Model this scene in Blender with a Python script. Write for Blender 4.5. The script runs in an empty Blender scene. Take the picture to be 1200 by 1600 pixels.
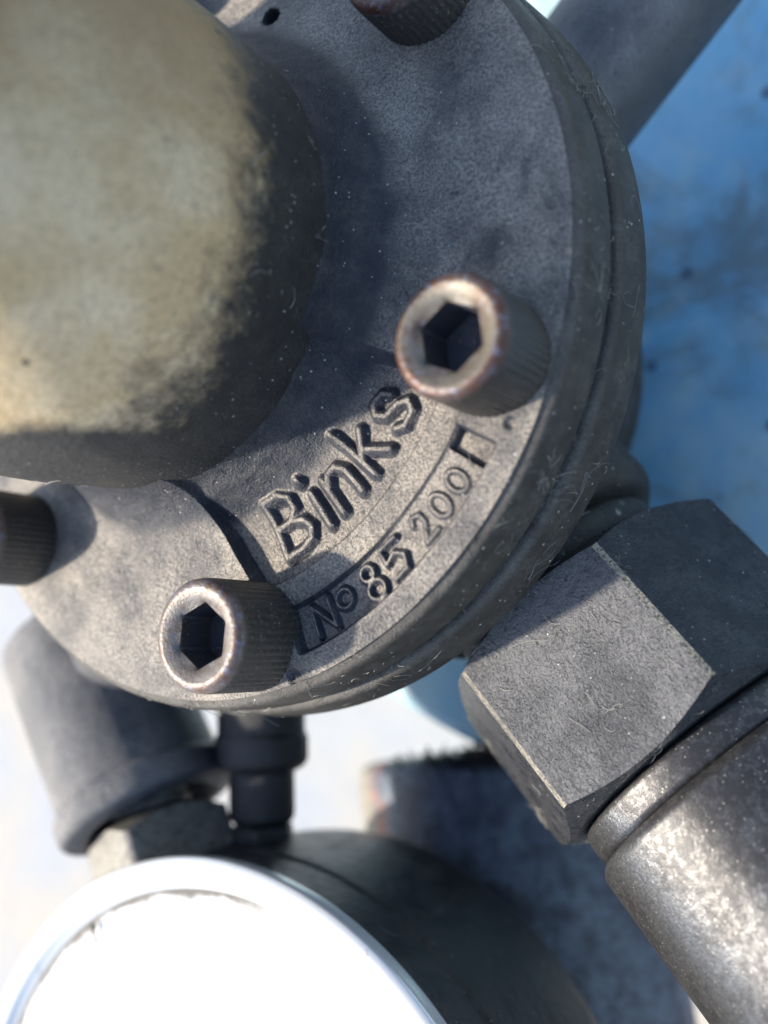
import bpy, math, random
import numpy as np
from mathutils import Matrix, Vector

# ------------------------------------------------------------------ units
CM = 0.01                    # everything below is authored in centimetres
Z0 = 16.0                    # height of the regulator's flange face above the ground
scene = bpy.context.scene
col = scene.collection
rad = math.radians
rng = random.Random(7)

# ------------------------------------------------------------------ camera
cam_d = bpy.data.cameras.new('camera')
cam = bpy.data.objects.new('camera', cam_d); col.objects.link(cam)
U_ = Vector((0.83361, 0.0, 0.55235)); V_ = Vector((0.06019, 0.99405, -0.09084)); N_ = Vector((-0.54906, 0.10897, 0.82865))
cam.matrix_world = Matrix.Translation(Vector((8.0286, -3.2497, 8.1214 + Z0)) * CM) @ Matrix((U_, V_, N_)).to_4x4()
cam_d.sensor_fit = 'VERTICAL'; cam_d.sensor_height = 36; cam_d.sensor_width = 27; cam_d.lens = 36
cam_d.clip_start = 0.005; cam_d.clip_end = 50
cam_d.dof.use_dof = True; cam_d.dof.focus_distance = 10.4 * CM; cam_d.dof.aperture_fstop = 11.5
scene.camera = cam

# ------------------------------------------------------------------ sky and sun
SUN_EL = rad(43); SUN_AZ = rad(23)   # shadows run along SUN_AZ
SUN_DIR = Vector((-math.cos(SUN_AZ) * math.cos(SUN_EL), -math.sin(SUN_AZ) * math.cos(SUN_EL), math.sin(SUN_EL)))
w = bpy.data.worlds.new('World'); scene.world = w; w.use_nodes = True
nt = w.node_tree
sky = nt.nodes.new('ShaderNodeTexSky'); sky.sky_type = 'NISHITA'; sky.sun_disc = False
sky.sun_elevation = SUN_EL; sky.sun_rotation = math.atan2(SUN_DIR.x, SUN_DIR.y)
nt.nodes['Background'].inputs['Strength'].default_value = 0.15
nt.links.new(sky.outputs[0], nt.nodes['Background'].inputs[0])
sd = bpy.data.lights.new('sun', 'SUN'); sd.energy = 4.5; sd.angle = rad(2.5); sd.color = (1.0, 0.92, 0.79)
sun = bpy.data.objects.new('sun', sd); col.objects.link(sun)
sun.rotation_euler = SUN_DIR.to_track_quat('Z', 'Y').to_euler()
scene.view_settings.view_transform = 'Standard'; scene.view_settings.look = 'None'
scene.view_settings.exposure = 1.16; scene.view_settings.gamma = 1.0; scene.view_settings.use_curve_mapping = False
scene.render.engine = 'CYCLES'
scene.cycles.use_denoising = True
scene.cycles.max_bounces = 6

# ------------------------------------------------------------------ material helpers
class NT:
    def __init__(s, name):
        s.m = bpy.data.materials.new(name); s.m.use_nodes = True
        s.t = s.m.node_tree; s.b = s.t.nodes['Principled BSDF']
        tc = s.t.nodes.new('ShaderNodeTexCoord')
        vm = s.t.nodes.new('ShaderNodeVectorMath'); vm.operation = 'SCALE'; vm.inputs['Scale'].default_value = 100
        s.t.links.new(tc.outputs['Object'], vm.inputs[0]); s.P = vm.outputs[0]
        g = s.t.nodes.new('ShaderNodeNewGeometry')
        sx = s.t.nodes.new('ShaderNodeSeparateXYZ'); s.t.links.new(g.outputs['Normal'], sx.inputs[0]); s.nz = sx.outputs[2]
        sp = s.t.nodes.new('ShaderNodeSeparateXYZ'); s.t.links.new(s.P, sp.inputs[0])
        s.x, s.y, s.z = sp.outputs
    def put(s, inp, v):
        if isinstance(v, bpy.types.NodeSocket): s.t.links.new(v, inp)
        elif isinstance(v, (tuple, list)) and len(v) == 3 and inp.type == 'RGBA': inp.default_value = (*v, 1)
        else: inp.default_value = v
    def noise(s, scale, detail=4, rough=.55, vec=None, dist=0.0):
        n = s.t.nodes.new('ShaderNodeTexNoise'); s.put(n.inputs['Vector'], vec or s.P)
        n.inputs['Scale'].default_value = scale; n.inputs['Detail'].default_value = detail
        n.inputs['Roughness'].default_value = rough; n.inputs['Distortion'].default_value = dist
        return n.outputs[0]
    def vor(s, scale, rnd=1.0):
        n = s.t.nodes.new('ShaderNodeTexVoronoi'); s.put(n.inputs['Vector'], s.P); n.inputs['Scale'].default_value = scale
        n.inputs['Randomness'].default_value = rnd
        return n.outputs['Distance'], n.outputs['Color']
    def mul3(s, v):
        m = s.t.nodes.new('ShaderNodeVectorMath'); m.operation = 'MULTIPLY'; s.put(m.inputs[0], s.P); m.inputs[1].default_value = v
        return m.outputs[0]
    def math(s, op, a, b=0.0, clamp=False):
        m = s.t.nodes.new('ShaderNodeMath'); m.operation = op; m.use_clamp = clamp
        s.put(m.inputs[0], a); s.put(m.inputs[1], b); return m.outputs[0]
    def rng(s, v, a, b, c=0.0, d=1.0):
        m = s.t.nodes.new('ShaderNodeMapRange'); m.interpolation_type = 'SMOOTHSTEP'
        s.put(m.inputs[0], v)
        for i, q in enumerate((a, b, c, d)): s.put(m.inputs[i + 1], q)
        return m.outputs[0]
    def mix(s, f, a, b):
        m = s.t.nodes.new('ShaderNodeMix'); m.data_type = 'RGBA'
        s.put(m.inputs['Factor'], f); s.put(m.inputs[6], a); s.put(m.inputs[7], b); return m.outputs[2]
    def bump(s, h, strength, dist, prev=None):
        b = s.t.nodes.new('ShaderNodeBump'); b.inputs['Strength'].default_value = strength; b.inputs['Distance'].default_value = dist * CM
        s.put(b.inputs['Height'], h)
        if prev: s.t.links.new(prev, b.inputs['Normal'])
        return b.outputs[0]
    def done(s, color, rough, normal=None, metal=0.0, spec=0.5):
        s.put(s.b.inputs['Base Color'], color); s.put(s.b.inputs['Roughness'], rough)
        s.put(s.b.inputs['Metallic'], metal); s.put(s.b.inputs['Specular IOR Level'], spec)
        if normal: s.t.links.new(normal, s.b.inputs['Normal'])
        return s.m

def paint(name, base=(.022, .022, .025), dust=(.30, .275, .24), amount=.6, up=(.35, .95), patch=.5, grain=.35,
          rough=(.42, .75), speck=.5, lump=.5, fine=.6, tint=None, film=.10):
    """black shop paint on cast metal with overspray dust lying on it"""
    k = NT(name)
    big = k.noise(.9, 5, .6); mid = k.noise(6, 5, .6); fin = k.noise(38, 4, .65); vf = k.noise(95, 2, .6)
    upf = k.rng(k.nz, up[0], up[1])
    d = k.math('MULTIPLY', upf, amount)
    d = k.math('MULTIPLY', d, k.rng(big, .3, .7, 1 - patch, 1 + patch * .5))
    d = k.math('MULTIPLY', d, k.rng(fin, .36, .64, 1 - grain, 1 + grain))
    d = k.math('ADD', d, k.math('MULTIPLY', k.rng(mid, .55, .8), .05), clamp=True)
    fm = k.math('MULTIPLY', k.math('MULTIPLY', k.rng(k.noise(2.7, 6, .7), .38, .66), k.rng(k.noise(22, 4, .7), .35, .62, .25, 1.3)), film)
    d = k.math('ADD', d, fm, clamp=True)
    stn = k.rng(k.noise(1.5, 6, .7, dist=.8), .54, .70)
    d = k.math('MULTIPLY', d, k.math('SUBTRACT', 1, k.math('MULTIPLY', stn, .55)))
    c = k.mix(d, base, dust)
    if tint: c = k.mix(k.math('MULTIPLY', k.rng(k.noise(1.7, 4), .45, .7), .6), c, tint)
    # loose grains of overspray and a few bright flecks
    dist, vc = k.vor(16); sp = k.t.nodes.new('ShaderNodeSeparateXYZ'); k.t.links.new(vc, sp.inputs[0])
    near = k.math('LESS_THAN', dist, k.math('MULTIPLY', sp.outputs[1], .22))
    pick = k.math('GREATER_THAN', sp.outputs[0], 1 - .30 * speck)
    sc = k.mix(sp.outputs[2], (.50, .45, .36), (.34, .36, .40))
    c = k.mix(k.math('MULTIPLY', k.math('MULTIPLY', near, pick), .75), c, sc)
    flk = k.math('MULTIPLY', k.math('LESS_THAN', dist, .10), k.math('GREATER_THAN', sp.outputs[0], 1 - .03 * speck))
    c = k.mix(flk, c, (.85, .82, .75))
    pit = k.rng(k.noise(11, 3, .5), .30, .36, 1, 0)
    c = k.mix(k.math('MULTIPLY', pit, .45), c, (.012, .012, .014))
    r = k.rng(d, 0, .5, rough[0], rough[1])
    nrm = k.bump(mid, lump, .05)
    nrm = k.bump(fin, fine, .03, nrm)
    nrm = k.bump(vf, fine * .6, .012, nrm)
    return k, c, r, nrm, d

M = {}
k, c, r, nn, d = paint('flange_paint', base=(.012, .016, .028), amount=.60, dust=(.38, .33, .27), patch=.65, grain=.55, speck=.9, lump=1.0, fine=1.0, rough=(.31, .50), up=(.80, .995))
M['flange'] = k.done(c, r, nn)
k, c, r, nn, d = paint('rim_paint', film=.2, base=(.030, .026, .022), amount=.3, dust=(.2, .185, .165), rough=(.5, .75), speck=.5, lump=.3, fine=.5)
M['rim'] = k.done(c, r, nn, spec=.3)
k, c, r, nn, d = paint('body_paint', amount=.55, patch=.6, speck=.4)
M['body'] = k.done(c, r, nn)
k, c, r, nn, d = paint('nut_paint', film=.25, base=(.017, .018, .022), dust=(.145, .14, .14), amount=.75, patch=.7, grain=.55, up=(.55, 1.0), rough=(.27, .45), speck=.8, lump=1.0, fine=1.0)
nn = k.bump(k.noise(13, 4, .6, dist=1.2), .8, .04, nn)
M['nut'] = k.done(c, r, nn)
k, c, r, nn, d = paint('nut_edge_wear', base=(.05, .048, .045), dust=(.36, .32, .25), amount=.6, up=(-.2, .8), patch=1.0, grain=.95, rough=(.3, .45), speck=.8)
M['nut_edge'] = k.done(c, r, nn, metal=.4)
k, c, r, nn, d = paint('arm_paint', base=(.06, .06, .065), dust=(.30, .29, .28), amount=.8, patch=.8, up=(.2, .95), speck=.4)
M['arm'] = k.done(c, r, nn)
k, c, r, nn, d = paint('elbow_paint', base=(.018, .022, .034), dust=(.21, .20, .19), amount=.5, up=(-.2, .7), patch=.8, grain=.6, speck=.3)
M['elbow'] = k.done(c, r, nn)
k, c, r, nn, d = paint('case_paint', film=.3, base=(.014, .0125, .013), dust=(.12, .11, .10), amount=.18, up=(-.3, .7), rough=(.33, .55), speck=.35, lump=.35, fine=.2, patch=.8)
M['case'] = k.done(c, r, nn)
k, c, r, nn, d = paint('fitting_paint', base=(.012, .012, .013), dust=(.16, .15, .14), amount=.35, speck=.1)
M['fitting'] = k.done(c, r, nn)

# spring bonnet: black paint, its crown caked in pale tan overspray
k, c, r, nn, d = paint('bonnet_paint', amount=.22, up=(.2, 1.0), base=(.016, .016, .017), dust=(.2, .185, .16), speck=.9, lump=.5, fine=.6, rough=(.5, .7))
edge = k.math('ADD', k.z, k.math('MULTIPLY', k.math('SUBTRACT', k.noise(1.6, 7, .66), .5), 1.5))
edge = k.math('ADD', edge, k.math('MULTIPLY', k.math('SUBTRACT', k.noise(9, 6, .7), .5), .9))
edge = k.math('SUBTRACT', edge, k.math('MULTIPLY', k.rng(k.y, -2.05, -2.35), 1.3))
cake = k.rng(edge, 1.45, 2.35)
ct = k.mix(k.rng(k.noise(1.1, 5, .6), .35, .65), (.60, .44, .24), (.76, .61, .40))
upper_shade = k.rng(k.math('ADD', k.y, k.math('MULTIPLY', k.math('SUBTRACT', k.noise(1.3, 5, .6), .5), 1.3)), -1.0, 1.5)
ct = k.mix(k.math('MULTIPLY', upper_shade, .9), ct, (.27, .165, .072))  # sun and shade painted into the cake: cream lower side, brown upper side
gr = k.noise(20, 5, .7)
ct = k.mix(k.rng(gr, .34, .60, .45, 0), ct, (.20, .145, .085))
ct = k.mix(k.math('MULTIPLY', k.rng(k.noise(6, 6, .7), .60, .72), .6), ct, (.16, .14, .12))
nn = k.bump(gr, .9, .035, nn)
dist, vc = k.vor(1.3)
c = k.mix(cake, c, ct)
c = k.mix(k.rng(dist, .05, .035), c, (.05, .045, .04))
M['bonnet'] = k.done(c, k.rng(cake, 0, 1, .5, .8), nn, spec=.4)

# black-oxide cap screws with rust-brown edges
def screw_mat(nm, ca, cb, cc, sc_):
    k = NT(nm)
    rr = k.math('SQRT', k.math('ADD', k.math('MULTIPLY', k.x, k.x), k.math('MULTIPLY', k.y, k.y)))
    n1 = k.noise(sc_, 5, .65); n2 = k.noise(34, 4, .6)
    c0 = k.mix(k.rng(n2, .35, .65), (.020, .018, .017), (.045, .04, .036))
    edgew = k.rng(k.z, .71, .80)
    c1 = k.mix(k.rng(n1, .35, .65), ca, cb)
    c1 = k.mix(k.rng(k.noise(13, 4), .5, .7), c1, (.13, .13, .18))
    c0 = k.mix(edgew, c0, c1)
    inner = k.math('MULTIPLY', k.rng(rr, .52, .43), edgew)
    c0 = k.mix(k.math('MULTIPLY', inner, k.rng(n1, .3, .6, .3, .9)), c0, cc)
    sock = k.rng(k.z, .70, .62); c0 = k.mix(k.math('MULTIPLY', sock, k.rng(rr, .36, .33)), c0, (.035, .036, .045))
    dist, vc = k.vor(18)
    c0 = k.mix(k.math('MULTIPLY', k.math('LESS_THAN', dist, .12), .6), c0, (.4, .36, .3))
    M[nm] = k.done(c0, k.rng(n2, .3, .7, .33, .55), k.bump(n2, .6, .012), metal=k.math('MULTIPLY', edgew, .35))
screw_mat('screw_dusty', (.085, .048, .034), (.12, .095, .088), (.19, .17, .145), 7)
screw_mat('screw_rusty', (.075, .026, .014), (.06, .038, .034), (.15, .135, .105), 5.3)

# worn plated steel of hose ferrule and collar
k = NT('ferrule_steel')
n1 = k.noise(1.0, 6, .62); n2 = k.noise(12, 6, .7); n3 = k.noise(40, 4, .65)
dirt = k.math('ADD', k.math('MULTIPLY', k.rng(n1, .32, .58), .65), k.math('MULTIPLY', k.rng(n2, .36, .64), .5), clamp=True)
c = k.mix(k.rng(n3, .35, .65), (.11, .112, .115), (.24, .24, .24))
c = k.mix(dirt, c, k.mix(k.rng(n2, .3, .7), (.020, .015, .011), (.035, .035, .038)))
dist, vc = k.vor(15)
c = k.mix(k.math('MULTIPLY', k.math('LESS_THAN', dist, .14), .4), c, (.5, .47, .4))
M['ferrule'] = k.done(c, k.math('ADD', k.math('MULTIPLY', dirt, .14), .28), k.bump(n3, .35, .008, k.bump(n2, .2, .02)), metal=k.math('SUBTRACT', .95, k.math('MULTIPLY', dirt, .45)))

# gauge
k = NT('bezel_metal')
n = k.noise(5, 5, .65)
c = k.mix(k.rng(n, .62, .78), (.62, .61, .59), (.22, .20, .18))
M['bezel'] = k.done(c, .24, k.bump(k.noise(20, 3), .15, .01), metal=.4)
k = NT('dial_white')
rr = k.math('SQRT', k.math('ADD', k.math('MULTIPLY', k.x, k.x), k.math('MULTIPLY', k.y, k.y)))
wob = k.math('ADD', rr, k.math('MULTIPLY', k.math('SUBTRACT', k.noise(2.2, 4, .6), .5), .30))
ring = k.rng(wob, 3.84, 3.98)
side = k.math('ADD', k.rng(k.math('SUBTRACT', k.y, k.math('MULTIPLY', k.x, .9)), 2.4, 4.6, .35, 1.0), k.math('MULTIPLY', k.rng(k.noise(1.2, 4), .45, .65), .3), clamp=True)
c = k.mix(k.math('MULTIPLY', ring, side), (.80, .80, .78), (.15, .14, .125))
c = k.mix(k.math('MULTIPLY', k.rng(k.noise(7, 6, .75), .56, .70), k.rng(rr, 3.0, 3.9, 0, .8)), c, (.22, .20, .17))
M['dial'] = k.done(c, k.rng(ring, 0, 1, .6, .95), k.bump(k.noise(9, 4), .15, .02), spec=k.rng(ring, 0, 1, .35, .05))
k = NT('stem_steel'); n = k.noise(9, 5, .65)
M['stem'] = k.done(k.mix(k.rng(n, .4, .7), (.17, .16, .14), (.07, .065, .06)), .5, k.bump(n, .4, .02), metal=.3)
# sealant / gasket / lint
k = NT('sealant_white'); n = k.noise(6, 5, .7)
M['seal'] = k.done(k.mix(k.rng(n, .30, .42), (.36, .39, .35), (.025, .027, .028)), .7, k.bump(n, .6, .05))
k = NT('gasket_rubber'); n = k.noise(20, 4, .7)
M['gasket'] = k.done(k.mix(k.rng(n, .5, .75), (.008, .008, .008), (.07, .065, .06)), .8, k.bump(n, .8, .03), spec=.2)
k = NT('lint_fibre'); M['lint'] = k.done((.23, .22, .195), .85, spec=.2)
k = NT('lint_dark'); M['lint_dark'] = k.done((.02, .02, .02), .9, spec=.2)
# blue enamel of the tank, chalky and stained
k = NT('tank_enamel')
n1 = k.noise(.28, 5, .6); n2 = k.noise(1.1, 6, .68); n3 = k.noise(7, 5, .6)
c = k.mix(k.rng(n1, .38, .6), (.18, .42, .60), (.40, .57, .61))
c = k.mix(k.math('MULTIPLY', k.rng(n2, .52, .68), .75), c, (.38, .54, .56))
st = k.math('MULTIPLY', k.rng(k.noise(.42, 6, .72, dist=.6), .47, .68), .7)
c = k.mix(st, c, (.14, .14, .115))
dist, vc = k.vor(.9)
c = k.mix(k.rng(dist, .12, .07, 0, .7), c, (.05, .06, .12))
M['tank'] = k.done(c, k.rng(n2, .3, .7, .35, .6), k.bump(n3, .3, .03))
k = NT('lug_enamel')
n1 = k.noise(2.4, 6, .7); n2 = k.noise(9, 5, .7)
c = k.mix(k.rng(n1, .35, .62), (.028, .042, .07), (.10, .14, .20))
c = k.mix(k.math('MULTIPLY', k.rng(n2, .48, .66), .7), c, (.03, .033, .038))
# a long rust streak, and sunlight painted in as a tan flank beside it
vv = k.math('ADD', k.math('MULTIPLY', k.y, -1), k.math('MULTIPLY', k.math('SUBTRACT', k.noise(3.5, 6, .7), .5), .5))
c = k.mix(k.rng(vv, -1.2, -1.45), c, k.mix(k.rng(n2, .4, .65), (.22, .20, .16), (.13, .115, .09)))
c = k.mix(k.math('MULTIPLY', k.math('MULTIPLY', k.rng(vv, -.85, -1.05), k.rng(vv, -1.4, -1.25)), k.rng(n1, .4, .6)), c, (.24, .085, .045))
M['lug'] = k.done(c, .5, k.bump(n2, .5, .04))
k = NT('rust'); n = k.noise(8, 5, .7)
M['rust'] = k.done(k.mix(n, (.22, .09, .05), (.10, .06, .045)), .85, k.bump(n, .5, .03))
k = NT('concrete')
n1 = k.noise(.16, 5, .6); n2 = k.noise(1.6, 6, .7)
c = k.mix(k.rng(n1, .4, .62), (.26, .275, .30), (.31, .29, .26))
c = k.mix(k.math('MULTIPLY', k.rng(n2, .5, .7), .6), c, (.19, .20, .225))
M['ground'] = k.done(c, .85, k.bump(n2, .5, .1))

# ------------------------------------------------------------------ mesh helpers
def link(name, me, mat, parent=None, mtx=None, sharp=35, kind=None):
    o = bpy.data.objects.new(name, me); col.objects.link(o)
    if mat: me.materials.append(M[mat])
    me.shade_smooth(); me.set_sharp_from_angle(angle=rad(sharp))
    if parent: o.parent = parent
    if mtx is not None: o.matrix_local = mtx
    if kind: o['kind'] = kind
    return o
def mesh(name, v, f):
    me = bpy.data.meshes.new(name)
    v = np.asarray(v, float) * CM
    me.from_pydata(v.tolist(), [], f if isinstance(f, list) else f.tolist()); me.update()
    return me
def empty(name, loc, label, cat, group=None):
    o = bpy.data.objects.new(name, None); col.objects.link(o)
    o.location = Vector(loc) * CM; o.empty_display_size = .01
    o['label'] = label; o['category'] = cat
    if group: o['group'] = group
    return o
def fillet(pts, rr, n=5):
    """round the corners of a profile polyline"""
    out = []
    for i, p in enumerate(pts):
        r_ = rr[i] if i < len(rr) else 0
        if r_ <= 0 or i in (0, len(pts) - 1): out.append(p); continue
        a, b, c_ = (Vector(pts[i - 1]), Vector(p), Vector(pts[i + 1]))
        da, dc = (a - b), (c_ - b); q = min(r_, da.length * .49, dc.length * .49)
        p0, p1 = b + da.normalized() * q, b + dc.normalized() * q
        for j in range(n + 1):
            t = j / n; out.append(tuple((1 - t) ** 2 * p0 + 2 * t * (1 - t) * b + t * t * p1))
    return out
def lathe(name, prof, segs=96, wob=0.0, flip=False):
    a = np.linspace(0, 2 * math.pi, segs, endpoint=False); v = []; f = []; n = len(prof)
    for i, (r_, z) in enumerate(prof):
        for j, t in enumerate(a):
            q = r_ * (1 + wob * (math.sin(3 * t + i * .1) + .6 * math.sin(7 * t + 1 + z) + .5 * math.sin(17 * t + 2)))
            v.append((q * math.cos(t), q * math.sin(t), z))
    for i in range(n - 1):
        for j in range(segs):
            j2 = (j + 1) % segs
            q = (i * segs + j, i * segs + j2, (i + 1) * segs + j2, (i + 1) * segs + j)
            f.append(q[::-1] if flip else q)
    return mesh(name, v, f)
def along(origin, d, upv=(0, 0, 1)):
    """matrix whose z runs along d (cm origin)"""
    z = Vector(d).normalized(); x = Vector(upv); x = (x - z * x.dot(z)).normalized(); y = z.cross(x)
    m = Matrix((x, y, z)).transposed().to_4x4(); m.translation = Vector(origin) * CM
    return m
def hexa(name, a, L, phase=0.0, segs=120, cham=.97, sides=6, corner=1.125, slope=1.7, bore=0, wear=None):
    """wrench nut: prism with conical chamfers at both ends, z from 0 to L, flat towards local x at phase 0"""
    v = []; f = []; step = 2 * math.pi / sides
    for j in range(segs):
        t = 2 * math.pi * j / segs; q = ((t - phase + step / 2) % step) - step / 2
        rh = min(a / math.cos(q), a * corner); zc = max(.012, (rh - a * cham) / slope)
        col_ = [(bore, 0), (a * cham, 0), (rh, zc), (rh, zc + (L - 2 * zc) * .5), (rh, L - zc), (a * cham, L), (bore, L)]
        v += [(r_ * math.cos(t), r_ * math.sin(t), z) for r_, z in col_]
    n = 7
    for j in range(segs):
        j2 = (j + 1) % segs
        for i in range(n - 1): f.append((j * n + i, j2 * n + i, j2 * n + i + 1, j * n + i + 1))
    me = mesh(name, v, f)
    if wear:
        me.materials.append(M[wear[0]]); me.materials.append(M[wear[1]]); idx = []
        for j in range(segs):
            q = [abs((((2 * math.pi * (j + h_) / segs) - phase + step / 2) % step) - step / 2) for h_ in (0, 1)]
            cl = all(a / math.cos(x_) >= a * corner * .992 for x_ in q)
            idx += [0, 0, 1 if cl else 0, 1 if cl else 0, 0, 0]
        me.polygons.foreach_set('material_index', idx)
    return me
def lint(name, pts, nrm, parent, mat='lint', size=(.08, .35), width=.0034, lift=.012, kind='stuff', curl=2.0):
    """short curled fibres lying on a surface"""
    v = []; f = []
    for p, n_ in zip(pts, nrm):
        p = Vector(p); n_ = Vector(n_).normalized()
        t1 = n_.orthogonal().normalized(); t2 = n_.cross(t1)
        L = size[0] + (size[1] - size[0]) * rng.random() ** 2.2
        a = rng.random() * 6.283; bend = rng.gauss(0, curl); m_ = 8; pos = p + n_ * lift * .4; ww = width * rng.choice((.35, .5, .6, .8, 1.0, 1.3))
        path = []
        for i in range(m_ + 1):
            path.append(pos.copy()); a += bend * .9 / m_ * rng.uniform(.3, 1.8)
            pos = pos + (t1 * math.cos(a) + t2 * math.sin(a)) * (L / m_)
            pos = pos + n_ * (lift * (math.sin(math.pi * (i + .5) / m_) * .6) * rng.uniform(-.6, 1.4))
        base = len(v)
        for i, q in enumerate(path):
            for s in range(3):
                an = s * 2.094; v.append(q + (t1 * math.cos(an) + n_ * math.sin(an)) * ww)
        for i in range(m_):
            for s in range(3):
                s2 = (s + 1) % 3; f.append((base + i * 3 + s, base + i * 3 + s2, base + i * 3 + 3 + s2, base + i * 3 + 3 + s))
    return link(name, mesh(name, v, f), mat, parent, kind=kind)

# ------------------------------------------------------------------ ground
g = mesh('ground', [(-150, -150, 0), (150, -150, 0), (150, 150, 0), (-150, 150, 0)], [(0, 1, 2, 3)])
go = link('ground', g, 'ground', kind='structure')

# ------------------------------------------------------------------ blue paint tank below the regulator
TANK_H = Z0 - 6.4
TC = (4.5, 8.5)
tank = empty('paint_tank', (TC[0], TC[1], 0), 'weathered blue painted tank behind the regulator, stained with grime', 'tank')
TR = math.hypot(TC[0] + 1.45, TC[1] + 4.72)
prof = fillet([(TR - .25, 0), (TR - .25, TANK_H - .7), (TR, TANK_H - .7), (TR, TANK_H), (TR - .9, TANK_H + .0), (TR - 2.0, TANK_H - .12), (0.001, TANK_H - .1)], [0, 0, 0, .28, .1, .1], 6)
link('tank_shell', lathe('tank_shell', prof, 160), 'tank', tank)

# ------------------------------------------------------------------ thick pipe lying on the tank lid
LD = Vector((math.cos(rad(-77)), math.sin(rad(-77)), 0)); PZ = Z0 - 7.95; LA = Vector((-.05, -5.5, PZ))
lp_ = empty('steel_pipe', (LA.x, LA.y, PZ - 2.0), 'thick grimy blue-grey pipe with rust streak between gauge and hex nut', 'pipe')
pp = fillet([(.9, .3), (1.9, .14), (2.2, .02), (2.4, .12), (2.45, .4), (2.45, 8.0), (.5, 8.1)], [0, .1, .1, .1, .1, .1], 5)
pipe_wall = link('pipe_wall', lathe('pipe_wall', pp[::-1], 120, wob=.003), 'lug', lp_, along(Vector((0, 0, 2.0)), LD))

# ------------------------------------------------------------------ pressure regulator
reg = empty('pressure_regulator', (0, 0, 0), 'dusty black cast pressure regulator with raised lettering and socket cap screws', 'regulator')
T0 = Matrix.Translation(Vector((0, 0, Z0)) * CM)
# --- letters as strokes in (angle deg, radius cm)
def ring_pts(a0, r0, ra, rr_, n=18): return [(a0 + ra * math.sin(t), r0 - rr_ * math.cos(t)) for t in np.linspace(0, 2 * math.pi, n)]
LET = [
 ('B', .054, .075, [[(-65, 2.53), (-64, 3.14)], [(-65, 2.53), (-60.6, 2.53), (-58.2, 2.6), (-58.2, 2.72), (-60.3, 2.81), (-64.6, 2.82)], [(-60.3, 2.81), (-57.4, 2.88), (-56.2, 2.99), (-57.2, 3.1), (-60, 3.14), (-64, 3.14)]]),
 ('i', .054, .075, [[(-52.6, 2.72), (-52.3, 3.13)], [(-53.6, 2.535), (-53.5, 2.545)]]),
 ('n', .054, .075, [[(-48.7, 2.70), (-48.6, 3.13)], [(-48.7, 2.84), (-46.8, 2.71), (-44.4, 2.71), (-43.1, 2.82), (-43, 3.13)]]),
 ('k', .054, .075, [[(-39.6, 2.5), (-39.0, 3.13)], [(-34.6, 2.70), (-39.1, 2.93)], [(-37.4, 2.85), (-33.8, 3.12)]]),
 ('s', .051, .07, [[(-25.0, 2.82), (-25.8, 2.73), (-28.6, 2.70), (-30.2, 2.78), (-29.2, 2.89), (-26.0, 2.94), (-24.6, 3.03), (-25.8, 3.12), (-28.8, 3.13), (-30.2, 3.05)]]),
 ('N', .030, .06, [[(-62.3, 4.06), (-62.2, 3.74), (-58.9, 4.06), (-58.8, 3.74)]]),
 ('o', .026, .045, [ring_pts(-56.1, 3.86, 1.45, .095)]),
 ('8', .030, .06, [ring_pts(-50.7, 3.82, 1.15, .075), ring_pts(-50.6, 4.01, 1.45, .095)]),
 ('5', .030, .06, [[(-43.6, 3.76), (-44.6, 3.75), (-47.0, 3.74), (-47.2, 3.9), (-45.2, 3.86), (-44.0, 3.96), (-44.8, 4.08), (-47.2, 4.08)]]),
 ('2', .026, .028, [[(-40.6, 3.84), (-39.8, 3.77), (-38.7, 3.81), (-38.7, 3.90), (-40.5, 4.07), (-38.1, 4.07)]]),
 ('0', .026, .026, [ring_pts(-35.6, 3.93, 1.25, .13)]),
 ('0', .026, .028, [ring_pts(-31.6, 3.94, 1.25, .13)]),
]
RP = 1.9
DO = (-.28, .28); FR = .75
thP = np.concatenate([np.arange(-82, -14, .11), np.arange(-14, 278, .6)])
rP = np.concatenate([np.arange(RP, 4.24, .0145), np.arange(4.24, 4.40, .03)])
TH, RR = np.meshgrid(np.radians(thP), rP, indexing='ij')
DEG = np.degrees(TH)
def sst(x, a, b):
    t = np.clip((x - a) / (b - a), 0, 1); return t * t * (3 - 2 * t)
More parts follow.
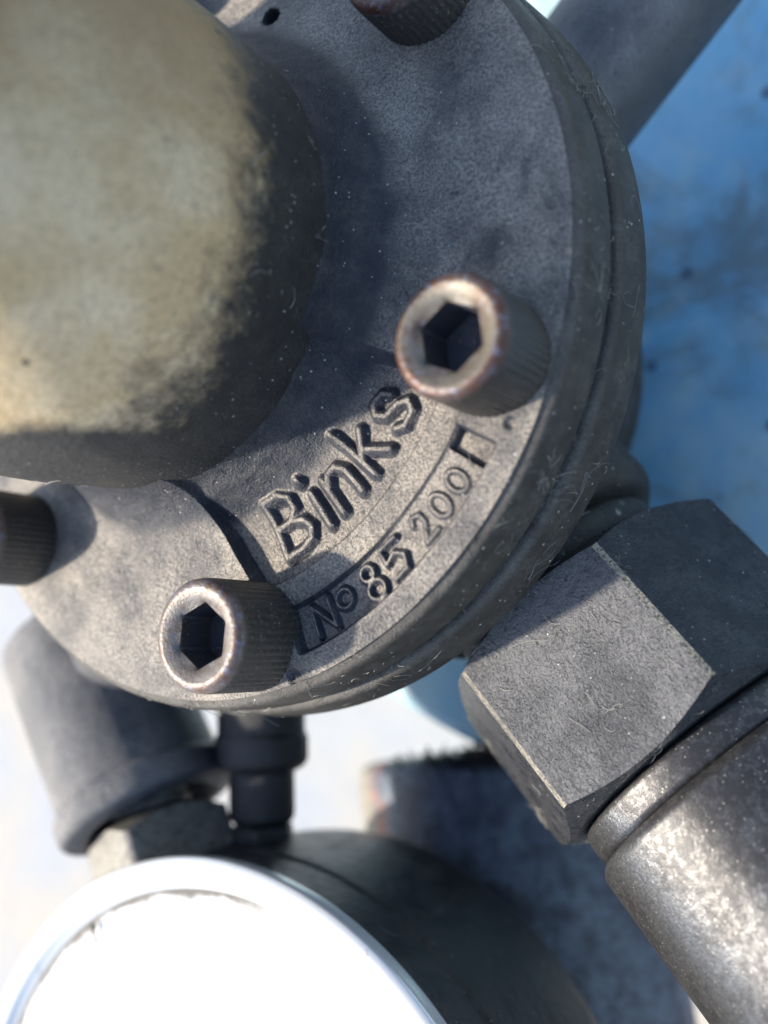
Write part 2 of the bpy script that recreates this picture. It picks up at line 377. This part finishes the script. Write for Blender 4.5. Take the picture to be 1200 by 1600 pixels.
def hfun(DEG, RR):
    TH = np.radians(DEG); X = RR * np.cos(TH); Y = RR * np.sin(TH)
    H = np.zeros_like(RR)
    # recessed name panel, its left wall slanting, its inner side running up against the bonnet
    left = -78.6 + (RR - 2.4) * 8.4
    arc = lambda d_: np.radians(d_) * RR
    p1 = sst(arc(DEG - left), -.02, .05) * sst(arc(-17.2 - DEG), -.02, .14) * sst(3.35 - RR, -.012, .025)
    H -= (.19 - .06 * sst(DEG, -72, -40)) * p1
    band = sst(arc(DEG + 70.4), -.02, .06) * sst(arc(-20 - DEG), -.02, .25) * sst(RR - 3.35, -.02, .012) * sst(3.66 - RR, -.012, .02)
    H -= .08 * band
    p2 = sst(arc(DEG + 65.9), -.01, .045) * sst(arc(-24.5 - DEG), -.012, .04) * sst(RR - 3.66, -.012, .02) * sst(4.14 - RR, -.03, .03)
    fade = 1 - .35 * sst(DEG, -58, -40)
    H -= .125 * p2 * fade
    sq = sst(arc(DEG + 28.3), -.004, .02) * sst(arc(-24.6 - DEG), -.01, .03) * sst(RR - 3.70, -.01, .02) * sst(4.11 - RR, -.01, .03)
    H -= .07 * sq
    # wide casting fillet up to the bonnet
    fx = np.clip((np.hypot(X - DO[0], Y - DO[1]) - 2.46) / FR, 0, 1)
    fz = FR * (1 - np.sqrt(np.clip(1 - (1 - fx) ** 2, 0, 1)))
    H = H * (1 - np.clip(fz / .3, 0, 1)) + np.minimum(fz, .72) * (1 - .35 * p1)
    # small drilled vent hole
    H -= .5 * (1 - sst(np.hypot(X - .73, Y - 3.15), .085, .105))
    # slight casting unevenness and edge roll-off
    H += .010 * np.sin(X * 2.1 + 1) * np.sin(Y * 1.7) + .006 * np.sin(X * 5.3 + Y * 3.1) + .003 * np.sin(X * 11 - Y * 9)
    H -= .085 * sst(RR, 4.06, 4.44)
    # broken casting edge by the lower screw
    H -= .05 * (1 - sst(np.hypot(X - 1.62, Y + 4.02), .03, .10)) + .03 * (1 - sst(np.hypot(X - 3.9, Y + 1.55), .02, .08))
    return H
def segdist(px, py, a, b):
    ax, ay = a; bx, by = b; dx, dy = bx - ax, by - ay; L = dx * dx + dy * dy + 1e-12
    t = np.clip(((px - ax) * dx + (py - ay) * dy) / L, 0, 1)
    return np.hypot(px - ax - t * dx, py - ay - t * dy)
X = RR * np.cos(TH); Y = RR * np.sin(TH)
Hb = hfun(DEG, RR)
owner = np.full(RR.shape, -1)
pol = lambda p: (p[1] * math.cos(rad(p[0])), p[1] * math.sin(rad(p[0])))
for li, (ch, hw, hh, strokes) in enumerate(LET):
    D = np.full(RR.shape, 9.0)
    for st in strokes:
        for a, b in zip(st[:-1], st[1:]): D = np.minimum(D, segdist(X, Y, pol(a), pol(b)))
    D = D + .002 * np.sin(X * 31 + Y * 17) * np.sin(Y * 27)
    rise = hh * (1 - sst(D, hw * .15, hw * 1.8))
    Hb = Hb + rise
    owner[(rise > .0012)] = li
Hb[RR > 4.3] = Hb[RR > 4.3]
nth, nr = RR.shape
V = np.stack([X, Y, Hb], -1).reshape(-1, 3)
ii, jj = np.meshgrid(np.arange(nth), np.arange(nr - 1), indexing='ij')
i2 = (ii + 1) % nth
Q = np.stack([ii * nr + jj, ii * nr + jj + 1, i2 * nr + jj + 1, i2 * nr + jj], -1).reshape(-1, 4)
of = owner.reshape(-1)
own = np.max(of[Q], axis=1)
def submesh(name, faces):
    used, inv = np.unique(faces, return_inverse=True)
    return mesh(name, V[used], inv.reshape(faces.shape))
flange = link('flange', submesh('flange', Q[own < 0]), 'flange', reg, T0, sharp=70)
for li, L_ in enumerate(LET):
    sel = Q[own == li]
    if len(sel):
        o = link('letter', submesh('letter', sel), 'flange', flange, sharp=80)
        o['label'] = ('raised digit ' if L_[0].isdigit() else 'raised letter ') + L_[0] + (' of the panel text' if li < 5 else ' of the small outer text')
# --- rim of the bonnet flange, gasket, lower body
zin = -.05
rimp = fillet([(4.36, -.088), (4.475, -.16), (4.50, -.24), (4.52, -.70), (4.46, -.76), (3.0, -.77)], [0, .1, .1, .06, .03], 6)
rim = link('flange_rim', lathe('flange_rim', rimp[::-1], 240, wob=.0006), 'rim', reg, T0)
gk = fillet([(3.2, -.76), (4.44, -.765), (4.46, -.80), (4.43, -.84), (3.2, -.845)], [0, .02, .03, .02], 3)
link('gasket', lathe('gasket', gk[::-1], 240, wob=.0014), 'gasket', reg, T0)
bp = fillet([(3.2, -.83), (4.52, -.84), (4.58, -.9), (4.63, -1.42), (4.5, -1.60), (3.7, -1.72), (3.4, -2.0), (3.3, -5.2), (2.8, -5.9), (1.3, -6.1), (1.2, -9.1)], [0, .05, .05, .12, .15, .3, .3, .3, .2, .1], 5)
link('lower_body', lathe('lower_body', bp[::-1], 200, wob=.0006), 'rim', reg, T0)
# --- spring bonnet
dp = fillet([(2.47, -.35), (2.46, .6), (2.47, .95), (2.53, 1.6), (2.51, 2.3), (2.35, 2.95), (2.06, 3.6), (1.72, 4.2), (1.3, 4.7), (.7, 5.0), (.002, 5.1)], [0, .3, .4, .5, .5, .5, .5, .5, .5, .4], 8)
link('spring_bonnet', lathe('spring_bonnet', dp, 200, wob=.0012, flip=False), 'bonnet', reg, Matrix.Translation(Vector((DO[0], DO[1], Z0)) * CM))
for ch in reg.children:
    if ch.name.startswith('spring_bonnet'): ch.data.flip_normals() if False else None
# --- socket head cap screws
def screw_mesh():
    R_, HT, hr = .566, .84, .285; seg = 144; v = []; f = []; rows = None
    for j in range(seg):
        t = 2 * math.pi * j / seg
        q = ((t + math.pi / 6) % (math.pi / 3)) - math.pi / 6
        rh = min(hr / math.cos(q), hr * 1.135)
        kn = -.016 if (j % 3 == 0) else 0.0
        rows_ = [(R_ + kn * .6, -.1), (R_ + kn, .05), (R_ + kn, HT - .16), (R_ - .004, HT - .11), (R_ - .012, HT - .06), (R_ - .045, HT - .016), (R_ - .10, HT), (.45, HT - .004), (.375, HT - .03), (max(rh, .345), HT - .06), (rh, HT - .09), (rh, .36), (rh * .96, .33), (.02, .28)]
        v += [(r_ * math.cos(t), r_ * math.sin(t), z) for r_, z in rows_]; rows = len(rows_)
    for j in range(seg):
        j2 = (j + 1) % seg
        for i in range(rows - 1): f.append((j * rows + i, j2 * rows + i, j2 * rows + i + 1, j * rows + i + 1))
    return mesh('cap_screw', v, f)
sm = screw_mesh(); sm.materials.append(M['screw_dusty']); sm.shade_smooth(); sm.set_sharp_from_angle(angle=rad(38))
for q, ang in enumerate((-14.2, -73.6, 46.5, -134.4, 106, 166)):
    o = bpy.data.objects.new('cap_screw', sm); col.objects.link(o); o.parent = reg
    if q in (0, 2): o.material_slots[0].link = 'OBJECT'; o.material_slots[0].material = M['screw_rusty']
    rs = 3.96 if q == 2 else 3.80; a = rad(ang)
    o.matrix_local = Matrix.Translation(Vector((rs * math.cos(a), rs * math.sin(a), Z0 - (.16 if q == 2 else .02))) * CM) @ Matrix.Rotation(rad((12, -2, 31, 50, 5, 20)[q]), 4, 'Z')
# --- side ports of the body
PH = Z0 - 3.45
D1 = Vector((math.cos(rad(-44.6)), math.sin(rad(-44.6)), 0))
bossp = fillet([(1.7, 2.4), (1.72, 3.75), (1.55, 3.95), (1.1, 3.97)], [0, .15, .1], 5)
link('outlet_boss', lathe('outlet_boss', bossp[::-1], 96, wob=.002), 'rim', reg, along((0, 0, PH), D1))
sealp = fillet([(1.25, 3.9), (1.40, 4.0), (1.44, 4.2), (1.3, 4.45)], [0, .1, .1], 4)
link('thread_sealant', lathe('thread_sealant', sealp[::-1], 120, wob=.012), 'seal', reg, along((0, 0, PH), D1))
D2 = Vector((math.cos(rad(49)), math.sin(rad(49)), 0))
armp = fillet([(.90, 2.2), (.90, 13.0), (.4, 13.02)], [0, .1], 4)
link('inlet_pipe', lathe('inlet_pipe', armp[::-1], 96, wob=.0015), 'arm', reg, along((0, 0, PH), D2))

# ------------------------------------------------------------------ hose coupling on the lower right port
hc = empty('hose_coupling', (D1.x * 4.3, D1.y * 4.3, 0), 'large black hex nut with dirty steel hose ferrule at lower right', 'coupling')
HT_ = Matrix.Translation(Vector((-D1.x * 4.3, -D1.y * 4.3, 0)) * CM)
link('hex_nut', hexa('hex_nut', 1.75, 2.1, phase=rad(-2), bore=.9, segs=360, corner=1.142, wear=('nut', 'nut_edge')), None, hc, HT_ @ along(Vector((0, 0, PH)) + D1 * 4.45, D1), sharp=24)
cp = fillet([(.9, 0), (1.56, .0), (1.60, .07), (1.60, .34), (1.50, .40), (.9, .41)], [0, .04, .05, .05, .04], 4)
link('collar', lathe('collar', cp[::-1], 120), 'ferrule', hc, HT_ @ along(Vector((0, 0, PH)) + D1 * 6.57, D1))
fp = fillet([(1.0, 0), (1.60, .0), (1.70, .10), (1.73, 1.2), (1.75, 3.0), (1.72, 7.0), (.9, 7.05)], [0, .06, .08, .3, .3, .1], 5)
link('ferrule', lathe('ferrule', fp[::-1], 144, wob=.0015), 'ferrule', hc, HT_ @ along(Vector((0, 0, PH)) + D1 * 6.93, D1))

# ------------------------------------------------------------------ pressure gauge
GX, GY, GZ = -.28, -10.84, Z0 - 1.47
pg = empty('pressure_gauge', (GX, GY, 0), 'round pressure gauge with white paint-covered dial and bright bezel', 'gauge')
GM = Matrix.Translation(Vector((0, 0, GZ)) * CM)
bz = fillet([(4.36, -.30), (4.41, -.22), (4.42, -.05), (4.36, .0), (4.26, .02), (4.14, -.01), (4.10, -.08), (3.95, -.16)], [0, .03, .06, .05, .05, .04, .03], 5)
link('bezel', lathe('bezel', bz, 240), 'bezel', pg, GM)
dl = [(4.13, -.125), (3.6, -.09), (2.4, -.06), (1.2, -.05), (.002, -.05)]
link('dial', lathe('dial', dl, 160), 'dial', pg, GM)
cs = fillet([(4.37, -.26), (4.33, -.95), (4.36, -1.02), (4.37, -2.4), (4.30, -3.3), (3.9, -3.75), (2.0, -3.85), (.002, -3.87)], [0, .05, .1, .2, .3, .3, .2], 6)
link('case', lathe('case', cs[::-1], 200, wob=.0008), 'case', pg, GM)
D3 = Vector((math.cos(rad(-62)), math.sin(rad(-62)), 0))
G0 = Vector((0, 0, Z0 - 2.5))
link('stem', hexa('stem', .78, .85, phase=rad(20), sides=4, corner=1.34, cham=.98), 'stem', pg, along(G0 - D3 * 5.0, D3), sharp=25)
link('stem_thread', lathe('stem_thread', [(.2, 0)] + [(.55 + (.03 if i % 2 else 0), i * .06) for i in range(16)], 48, flip=True), 'stem', pg, along(G0 - D3 * 5.7, D3))
# grime flake on the bezel
fl = mesh('grime_flake', [(-.03, -.16, 0), (.05, -.14, .01), (.02, .0, .015), (.06, .10, .01), (-.05, .13, 0), (-.06, 0, .01)], [(0, 1, 2), (2, 3, 4), (4, 5, 2), (5, 0, 2)])
link('grime_flake', fl, 'gasket', pg, Matrix.Translation(Vector((-2.25, 3.1, GZ - .07 if False else 0)) * CM) @ GM @ Matrix.Translation(Vector((0, 0, -.05)) * CM) @ Matrix.Rotation(.35, 4, 'Z'))

# ------------------------------------------------------------------ elbow carrying the gauge
G0 = Vector((GX, GY, Z0 - 2.5))
D5 = Vector((math.cos(rad(-53)), math.sin(rad(-53)), 0))
ee = G0 - D3 * 5.05
ef = empty('elbow_fitting', (ee.x, ee.y, 0), 'dusty black pipe elbow between regulator and gauge stem', 'pipe fitting')
EF = Matrix.Translation(Vector((-ee.x, -ee.y, 0)) * CM)
ep = fillet([(.55, .55), (.86, .04), (.98, -.02), (1.24, .03), (1.30, .10), (1.30, .38), (1.2, .46), (1.2, 3.0), (1.0, 3.2), (.002, 3.22)], [0, .05, .05, .06, .06, .06, .08, .2, .1], 5)
link('socket', lathe('socket', ep, 96, wob=.002, flip=False), 'elbow', ef, EF @ along(ee, -D5))
leg0 = ee - D5 * 2.0
dleg = (Vector((-.6, -1.0, leg0.z)) - leg0)
lp = fillet([(.9, 0), (1.0, 0), (1.0, dleg.length), (.2, dleg.length)], [0], 2)
link('elbow_leg', lathe('elbow_leg', lp[::-1], 64), 'elbow', ef, EF @ along(leg0, dleg))

# ------------------------------------------------------------------ small stepped fitting in the shade behind the gauge stem
SB = Vector((-1.5, -4.6, Z0 - 3.3)); D4 = Vector((math.cos(rad(-84)), math.sin(rad(-84)), 0))
sf = empty('drain_fitting', (SB.x, SB.y, 0), 'small stepped black drain fitting in shade behind the gauge stem', 'pipe fitting')
SF = Matrix.Translation(Vector((-SB.x, -SB.y, 0)) * CM)
p_ = fillet([(.62, -2.2), (.62, .55), (.66, .6), (.66, .95), (.56, 1.05), (.46, 1.08), (.46, 1.7), (.40, 1.78), (.3, 1.8)], [0, .03, .04, .08, .04, .04, .06, .03], 4)
link('body', lathe('body', p_[::-1], 72), 'fitting', sf, SF @ along(SB, D4))
link('hex_end', hexa('hex_end', .40, .55, bore=.1), 'fitting', sf, SF @ along(SB + D4 * 1.8, D4), sharp=25)
kb = [(.002, .7), (.14, .68), (.2, .58), (.2, .4), (.12, .3), (.12, 0)]
link('bleed_knob', lathe('bleed_knob', kb, 32), 'fitting', sf, SF @ along(SB + D4 * 2.1 + Vector((.25, 0, 0)), Vector((.9, -.45, 0))))

# ------------------------------------------------------------------ lint and fibres
def sample(o, n, cond):
    me = o.data; P = []; Nn = []
    polys = me.polygons; areas = np.empty(len(polys)); polys.foreach_get('area', areas)
    cen = np.empty(len(polys) * 3); polys.foreach_get('center', cen); cen = cen.reshape(-1, 3) / CM
    no = np.empty(len(polys) * 3); polys.foreach_get('normal', no); no = no.reshape(-1, 3)
    cl = np.sin(cen[:, 0] * 3.1 + 1) + np.sin(cen[:, 1] * 2.7 + 2) + np.sin(cen[:, 2] * 4 + cen[:, 0] * 7.3) + np.sin(cen[:, 1] * 8.1 - cen[:, 0] * 2)
    ok = np.array(cond(cen, no)); pr = areas * ok * np.exp(cl * .9)
    if pr.sum() == 0: return [], []
    rs = np.random.RandomState(5); idx = rs.choice(len(polys), n, p=pr / pr.sum())
    return cen[idx] + rs.normal(0, .01, (n, 3)) * 0, no[idx]
def add_lint(o, n, cond, **kw):
    p, nn_ = sample(o, n, cond)
    if len(p): lint('lint', p, nn_, o, **kw)
add_lint(flange, 260, lambda c, n: n[:, 2] > .7, size=(.02, .25), width=.0036)
ang = lambda c: np.degrees(np.arctan2(c[:, 1], c[:, 0]))
add_lint(rim, 260, lambda c, n: (c[:, 2] > -.75) & (np.hypot(c[:, 0], c[:, 1]) > 4.3) & (ang(c) < 60) & (ang(c) > -100), size=(.02, .32), width=.0036)
parts = {o.name.split('.')[0]: o for o in bpy.data.objects if o.type == 'MESH'}
add_lint(parts['lower_body'], 160, lambda c, n: (c[:, 2] > -1.4) & (np.hypot(c[:, 0], c[:, 1]) > 4.4) & (ang(c) < 60) & (ang(c) > -100), size=(.05, .4), width=.0036)
add_lint(parts['gasket'], 150, lambda c, n: (np.hypot(c[:, 0], c[:, 1]) > 4.4) & (ang(c) < 60) & (ang(c) > -100), size=(.03, .2), width=.0036, lift=.03)
add_lint(parts['spring_bonnet'], 70, lambda c, n: (c[:, 2] < 1.8) & (ang(c) < 70) & (ang(c) > -110), size=(.04, .4))
add_lint(parts['hex_nut'], 220, lambda c, n: n[:, 0] > -.3, size=(.02, .4), width=.0036)
add_lint(parts['ferrule'], 90, lambda c, n: (n[:, 0] > -.3) & (c[:, 2] < 4), size=(.04, .3))
add_lint(parts['case'], 90, lambda c, n: (c[:, 1] > 0) & (c[:, 2] < -.3), size=(.05, .6), width=.0036)
fz_p = [(2.34 + rng.gauss(0, .05) - .12 * abs(yy), yy, rng.uniform(.0, .32)) for yy in [min(1.0, max(-1.9, rng.gauss(-1.0, .65))) for _ in range(420)]]
lint('grimy_fuzz', fz_p, [(.6, rng.gauss(0, .5), -.8 + rng.gauss(0, .4)) for _ in fz_p], pipe_wall, mat='lint_dark', size=(.06, .30), width=.013, lift=.10, curl=7.0)
